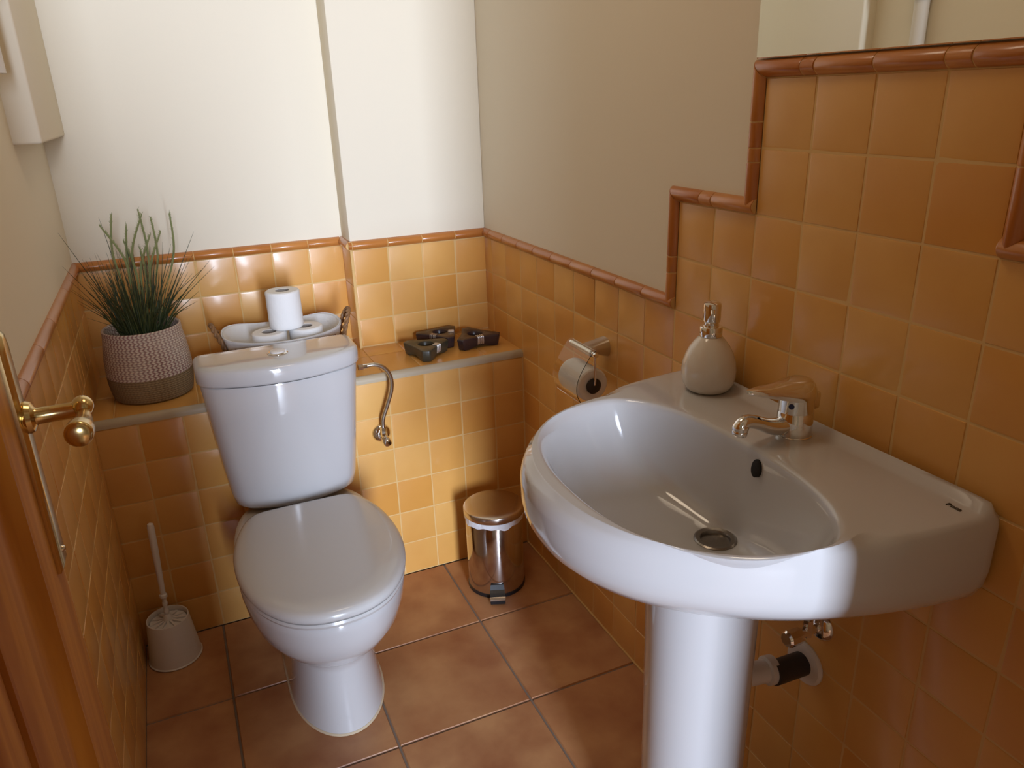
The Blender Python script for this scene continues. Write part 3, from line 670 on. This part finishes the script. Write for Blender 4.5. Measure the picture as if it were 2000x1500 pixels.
bk = thing('storage_basket', 'oval wicker basket with white cloth liner and two handles behind the cistern', 'basket', (-0.668, 0.160, ZS))
BCX, BCY = -0.668, 0.160
def bring(a, b, z, wob=0, n=72, ph_=0): return [Vector((BCX+a*math.copysign(abs(math.cos(t))**0.9, math.cos(t)), BCY+b*math.copysign(abs(math.sin(t))**0.9, math.sin(t))*(1+wob*0.35*math.sin(3*t)), z+wob*(0.012*math.sin(3*t+ph_)+0.010*math.cos(2*t)))) for t in [2*PI*i/n for i in range(n)]]
bm = NB(); loft(bm, [bring(.120, .085, ZS), bring(.125, .090, ZS+.003), bring(.140, .104, ZS+.05), bring(.152, .117, ZS+.105), bring(.1495, .1145, ZS+.105), bring(.1385, .1025, ZS+.05), bring(.122, .087, ZS+.006)]); obj('wicker_body', bm, M_wicker, bk)
bm = NB(); loft(bm, [bring(.148, .112, ZS+.066, .9, ph_=.8), bring(.155, .119, ZS+.094, .5), bring(.163, .124, ZS+.128, .35), bring(.162, .123, ZS+.122, .3), bring(.157, .119, ZS+.127, .25), bring(.149, .112, ZS+.110, .1), bring(.137, .101, ZS+.06), bring(.122, .087, ZS+.0285)], False, True); obj('cloth_liner', bm, M_cloth, bk, 'white cloth liner')
for sx in (-1, 1):
    bm = NB(); hx = BCX+sx*0.157; hy = BCY+(0.0 if sx < 0 else -0.02)
    pp = crom([(hx, hy-0.028, ZS+.085), (hx+sx*0.010, hy-0.027, ZS+.120), (hx+sx*0.022, hy-0.018, ZS+.150), (hx+sx*0.028, hy, ZS+.163), (hx+sx*0.022, hy+0.018, ZS+.150), (hx+sx*0.010, hy+0.027, ZS+.120), (hx, hy+0.028, ZS+.085)], 7)
    for k in (0, PI):      # two twisted strands
        qq = [p_+Vector((0.0032*math.cos(i*0.9+k), 0.0032*math.sin(i*0.9+k), 0.0015*math.sin(i*0.9+k))) for i, p_ in enumerate(pp)]
        tube(bm, qq, 0.0046, 8)
    obj('handle', bm, M_wicker, bk, 'brown twisted wicker handle')

# rope planter and its artificial grass
PCX, PCY = -1.020, 0.166
po = thing('rope_planter', 'round rope planter, cream and mauve above a tan base, in the left corner', 'planter', (PCX, PCY, ZS))
def prad(z): t = z/0.185; return 0.097+0.009*math.sin(PI*min(1, t*1.1)**0.8)-0.0015*t**2
dz = 0.0058
def coils(z0, z1):
    n = round((z1-z0)/dz); pr = []
    for i in range(n):
        for s_ in (0.0, 0.25, 0.5, 0.75):
            z = z0+(i+s_)*dz; pr.append((prad(z)+0.0016*math.sin(PI*s_)**0.6-0.0012, z))
    return pr
zsplit = dz*11
bm = NB(); pr = [(0.02, 0.0), (0.088, 0.0)]+coils(0.002, zsplit); lathe(bm, pr, (PCX, PCY, ZS), seg=96, caps=True); obj('jute_base', bm, M_rope2, po, 'tan jute base')
zt_ = 0.183
bm = NB(); pr = coils(zsplit, zt_); r1 = pr[-1][0]
pr += [(r1, zt_+.001), (r1-0.003, zt_+.003), (r1-0.006, zt_), (r1-0.007, zt_-0.01), (r1-0.006, zt_-0.035)]
lathe(bm, pr, (PCX, PCY, ZS), seg=96, caps=False); obj('rope_body', bm, M_rope, po)
bm = NB(); lathe(bm, [(0.078, 0.140), (0.078, 0.148), (0.05, 0.152), (0.001, 0.153)], (PCX, PCY, ZS)); obj('soil', bm, M_soil, po)
gr = thing('artificial_grass', 'tall artificial grass with pale seed heads in the rope planter', 'plant', (PCX, PCY, ZS+0.152))
def blade(bm, base, tip, sag, wd):
    base, tip = Vector(base), Vector(tip); mid = base.lerp(tip, 0.55)+Vector((0, 0, sag)); pts = crom([base, base.lerp(mid, 0.5)+Vector((0, 0, sag*0.35)), mid, tip], 4)
    rings = []; n = len(pts)
    for i, q in enumerate(pts):
        t = (pts[min(i+1, n-1)]-pts[max(i-1, 0)]).normalized(); s_ = t.cross(Vector((0.3, 1, 0.1))).normalized(); f = t.cross(s_)
        wv = wd*(1-(i/(n-1))**1.6)+0.0002
        rings.append([q+s_*wv, q+f*wv*0.35, q-s_*wv, q-f*wv*0.35])
    loft(bm, rings)
bm = NB(); rnd = random.Random(3); zb_ = ZS+0.148
for i in range(230):
    a = rnd.uniform(0, 2*PI); rr_ = 0.050*math.sqrt(rnd.random()); lean = rnd.random()**2.0
    b0 = (PCX+rr_*math.cos(a), PCY+rr_*math.sin(a), zb_)
    ln = rnd.uniform(0.11, 0.25); aa = a+rnd.uniform(-.6, .6); out = ln*(0.08+0.75*lean); up = math.sqrt(max(0.001, ln*ln-out*out*0.8))
    tp = Vector((b0[0]+out*math.cos(aa), b0[1]+out*math.sin(aa), zb_+up)); tp.x = max(tp.x, -W+0.02); tp.y = min(tp.y, E-0.02)
    blade(bm, b0, tp, 0.02*lean, rnd.uniform(0.0011, 0.0019))
tips = [(-1.150, .10, 1.115), (-1.148, .02, 1.050), (-1.063, .165, 1.135), (-.912, .165, 1.055), (-.865, .12, .935), (-1.145, .10, .945), (-1.12, .10, 1.015), (-1.085, .165, 1.05), (-.852, .20, 1.075), (-.885, .12, .985), (-.925, .14, .99), (-1.10, .05, .885), (-.90, .06, .95), (-1.12, -.01, .93), (-1.015, .165, 1.075)]
for t in tips: blade(bm, (PCX+(t[0]-PCX)*0.18, PCY+rnd.uniform(-.02, .02), zb_), t, 0.006, 0.0021)
obj('blades', bm, M_leaf, gr)
for t, bx_, by_ in [((-1.034, .165, 1.142), -.020, 0), ((-.973, .165, 1.148), .012, .01), ((-.902, .165, 1.132), .022, 0), ((-1.066, .165, 1.118), .030, -.01), ((-1.006, .165, 1.112), -.010, .01), ((-.948, .18, 1.125), .018, 0), ((-.955, .165, 1.085), -.018, 0), ((-.965, .15, 1.138), -.030, .01), ((-1.02, .17, 1.075), .012, 0), ((-.93, .16, 1.09), -.014, 0), ((-.985, .15, 1.055), .010, -.01)]:
    bm = NB(); b0 = Vector((PCX+(t[0]-PCX)*0.20+rnd.uniform(-.012, .012), PCY+rnd.uniform(-.012, .012), zb_)); tp = Vector(t); dv = (tp-b0)
    pts = crom([b0, b0+dv*0.35+Vector((bx_*0.5, by_, 0)), b0+dv*0.68+Vector((bx_, by_, 0.004)), tp], 9); n = len(pts)
    rad = [0.0010 if i/(n-1) < 0.46 else 0.0010+0.0021*math.sin(PI*min(1, (i/(n-1)-0.46)/0.54))**0.5*(1.15-0.5*i/(n-1)) for i in range(n)]
    tube(bm, pts, rad, 8)
    for k in range(120):      # bristles of the spike
        f = 0.48+0.50*rnd.random(); q = pts[int(f*(n-1))].lerp(pts[min(n-1, int(f*(n-1))+1)], rnd.random()); d_ = Vector((rnd.uniform(-1, 1), rnd.uniform(-1, 1), rnd.uniform(.9, 2.0))).normalized()
        blade(bm, q, q+d_*rnd.uniform(.005, .0095), 0, 0.00045)
    obj('seed_head', bm, M_seed, gr, 'pale green seed head')

# three-cornered black candle holders
def holder(name, label, m, cx_, cy_, rot, R1=0.072, hz=0.035, bands=((0.5,),), sides=(0,)):
    t = thing(name, label, 'candle holder', (cx_, cy_, ZS), 'black candle holders on the ledge')
    pts = []
    for k in range(3):
        a = rot+2*PI*k/3; b_ = a+2*PI/3
        tipw = 0.0135; ta = Vector((-math.sin(a), math.cos(a))); tc_ = Vector((math.cos(a), math.sin(a)))*R1
        pts += [tc_-ta*tipw, tc_-ta*tipw*0.55+Vector((math.cos(a), math.sin(a)))*0.004, tc_+ta*tipw*0.55+Vector((math.cos(a), math.sin(a)))*0.004, tc_+ta*tipw]
        mid = (a+b_)/2; pts.append(Vector((math.cos(mid), math.sin(mid)))*0.0425)
    rg = resample([Vector((q.x, q.y, 0)) for q in crom([Vector((q.x, q.y, 0)) for q in pts], 8, True)], 96)
    def ring(k, z, arch=0.0):
        out = []
        for q in rg:
            rad = q.length; f = max(0, min(1, (R1*0.86-rad)/(R1*0.30)))
            out.append(Vector((cx_+q.x*k, cy_+q.y*k, ZS+z+arch*f)))
        return out
    hole = lambda r, z: [Vector((cx_+r*q.x/q.length, cy_+r*q.y/q.length, ZS+z)) for q in rg]
    bm = NB(); loft(bm, [hole(.02, .012), ring(.80, 0.0, .011), ring(.90, 0.0, .009), ring(.93, .002, .009), ring(.97, .018), ring(1, hz-.004), ring(.985, hz-.001), ring(.95, hz), hole(.0245, hz), hole(.0235, hz-.001), hole(.0225, hz-.022)], True, True)
    obj('body', bm, m, t, sharp=50)
    bm = NB(); loft(bm, [hole(.0222, hz-.021), hole(.0222, hz-.018), hole(.001, hz-.018)]); obj('candle_well', bm, M_hole, t)
    for k in sides:
        mid = rot+2*PI*k/3+PI/3; n2 = Vector((math.cos(mid), math.sin(mid), 0)); t2 = Vector((-n2.y, n2.x, 0)); c0 = Vector((cx_, cy_, ZS))
        for j, off in enumerate((-0.0085, -0.003, 0.0035, 0.009)):
            bm = NB(); e = 0.0425
            pp = [c0+t2*off+n2*(0.0265)+Z*(hz+0.0009), c0+t2*off+n2*(e-0.002)+Z*(hz+0.0009), c0+t2*off+n2*(e+0.0006)+Z*(hz-0.002), c0+t2*off*1.05+n2*(e-0.0000)+Z*(hz*0.6), c0+t2*off*1.05+n2*(e-0.002)+Z*0.012]
            tube(bm, crom(pp, 4), 0.0015, 8); obj('wire_binding', bm, M_wire, t, 'silver wire binding')
    return t
holder('candle_holder', 'black three-cornered candle holder standing rightmost, nearest the right wall', M_candle, -0.106, 0.124, PI/2+0.05, sides=(1,))
holder('candle_holder', 'black three-cornered candle holder at the back, against the tiled wall', M_candle, -0.195, 0.196, -PI/2+0.15, sides=(0, 2), R1=0.070)
holder('candle_holder', 'worn black candle holder at the front left with pale scuffed edges', M_worn, -0.272, 0.100, PI/2+0.75, sides=(1,), R1=0.068)

# ------------------------------------------------------------------ pedal bin
BX, BY = -0.183, -0.160
pb = thing('pedal_bin', 'small polished steel pedal bin on the floor by the ledge', 'bin', (BX, BY, 0))
bm = NB(); lathe(bm, [(0.080, 0.008), (0.0835, 0.010), (0.084, 0.014), (0.084, 0.243), (0.082, 0.246)], (BX, BY, 0), seg=64); obj('body', bm, M_steel, pb)
bm = NB(); lathe(bm, [(0.0825, 0.0), (0.0855, 0.001), (0.0855, 0.010), (0.083, 0.012)], (BX, BY, 0), seg=64); obj('base_ring', bm, M_black, pb, 'black plastic base ring')
bm = NB(); lathe(bm, [(0.0875, 0.247), (0.0885, 0.248), (0.0885, 0.264), (0.0872, 0.267), (0.083, 0.2690), (0.06, 0.2706), (0.03, 0.2714), (0.001, 0.2716)], (BX, BY, 0), seg=64); obj('lid', bm, M_steelb, pb, sharp=60)
fd = Vector((-0.36, -0.93, 0)).normalized(); sd_ = Vector((-fd.y, fd.x, 0)); b0 = Vector((BX, BY, 0))
bm = NB()
def pb_ring(d, z0, z1, hw): return [b0+fd*d+sd_*hw+Z*z0, b0+fd*d-sd_*hw+Z*z0, b0+fd*d-sd_*hw+Z*z1, b0+fd*d+sd_*hw+Z*z1]
loft(bm, [pb_ring(.070, .008, .052, .017), pb_ring(.088, .008, .048, .019), pb_ring(.093, .008, .034, .021), pb_ring(.112, .006, .022, .022), pb_ring(.118, .003, .014, .021)]); pd_ = obj('pedal', bm, M_black, pb, 'black plastic pedal')
bm = NB(); loft(bm, [pb_ring(.1125, .0215, .0235, .0225), pb_ring(.1165, .0185, .0205, .0225), pb_ring(.1190, .0145, .0170, .0215)]); obj('pedal_plate', bm, M_steelb, pd_)
bm = NB(); rg = []
for k, (rad, z, wv) in enumerate([(0.0848, 0.247, 0), (0.0862, 0.244, .0004), (0.0868, 0.236, .0008), (0.0872, 0.230, .0014), (0.0852, 0.229, .001)]):
    rg.append([Vector((BX+(rad+wv*math.sin(9*a+k))*math.cos(a), BY+(rad+wv*math.sin(9*a+k))*math.sin(a), z+(0.003*math.sin(5*a)+0.002*math.sin(13*a) if k > 1 else 0))) for a in [2*PI*i/96 for i in range(96)]])
loft(bm, rg, False, False)
tag(obj('bin_liner', bm, M_liner, None, loc=(BX, BY, 0.24)), 'white plastic liner folded out under the lid of the steel bin', 'bin liner')

# ------------------------------------------------------------------ toilet brush in its pot
TBX, TBY = -1.090, -0.080
bh = thing('brush_holder', 'white tapered plastic toilet brush pot on the floor by the left wall', 'brush holder', (TBX, TBY, 0))
bm = NB(); lathe(bm, [(0.050, 0.001), (0.0665, 0.001), (0.0680, 0.003), (0.0670, 0.005), (0.0655, 0.006), (0.0525, 0.122), (0.0520, 0.1245), (0.0495, 0.1248), (0.0485, 0.122), (0.0560, 0.03)], (TBX, TBY, 0), seg=56, caps=False); obj('pot', bm, M_wplast, bh)
br = thing('toilet_brush', 'white toilet brush with a long handle standing in the tapered pot', 'toilet brush', (TBX, TBY, 0.02))
bm = NB(); lathe(bm, [(0.0465, 0.106), (0.0468, 0.108), (0.0465, 0.111), (0.013, 0.113), (0.013, 0.106)], (TBX, TBY, 0), seg=48); hb = obj('splash_guard', bm, M_wplast, br)
bm = NB()
for i in range(12):
    a = 2*PI*i/12; q = Vector((math.cos(a), math.sin(a), 0)); s_ = Vector((-q.y, q.x, 0)); c0 = Vector((TBX, TBY, 0))
    rings = [[c0+q*d+s_*w_+Z*.111, c0+q*d-s_*w_+Z*.111, c0+q*d-s_*w_+Z*h_, c0+q*d+s_*w_+Z*h_] for d, w_, h_ in ((.009, .0022, .120), (.030, .0030, .1165), (.0445, .0036, .114))]
    loft(bm, rings)
lathe(bm, [(0.014, 0.111), (0.012, 0.122), (0.007, 0.134)], (TBX, TBY, 0), seg=24); obj('guard_ribs', bm, M_wplast, br)
hp0 = Vector((TBX, TBY, 0.125)); hax = (Vector((-1.083, -0.060, 0.398))-hp0).normalized()
bm = NB(); lathe(bm, [(0.0052, 0), (0.0052, 0.012), (0.0066, 0.014), (0.0066, 0.020), (0.0052, 0.022), (0.0052, 0.034), (0.0068, 0.037), (0.0068, 0.044), (0.0055, 0.046), (0.0055, 0.056), (0.0095, 0.060), (0.0095, 0.067), (0.0065, 0.070), (0.0075, 0.12), (0.0088, 0.20), (0.0088, 0.262), (0.007, 0.270), (0.002, 0.273)], hp0, hax, 24); obj('brush_handle', bm, M_wplast, br)
bm = NB(); lathe(bm, [(0.01, 0.02), (0.034, 0.025), (0.038, 0.06), (0.034, 0.095), (0.01, 0.10)], (TBX, TBY, 0), seg=24); obj('bristles', bm, M_wplast, br)
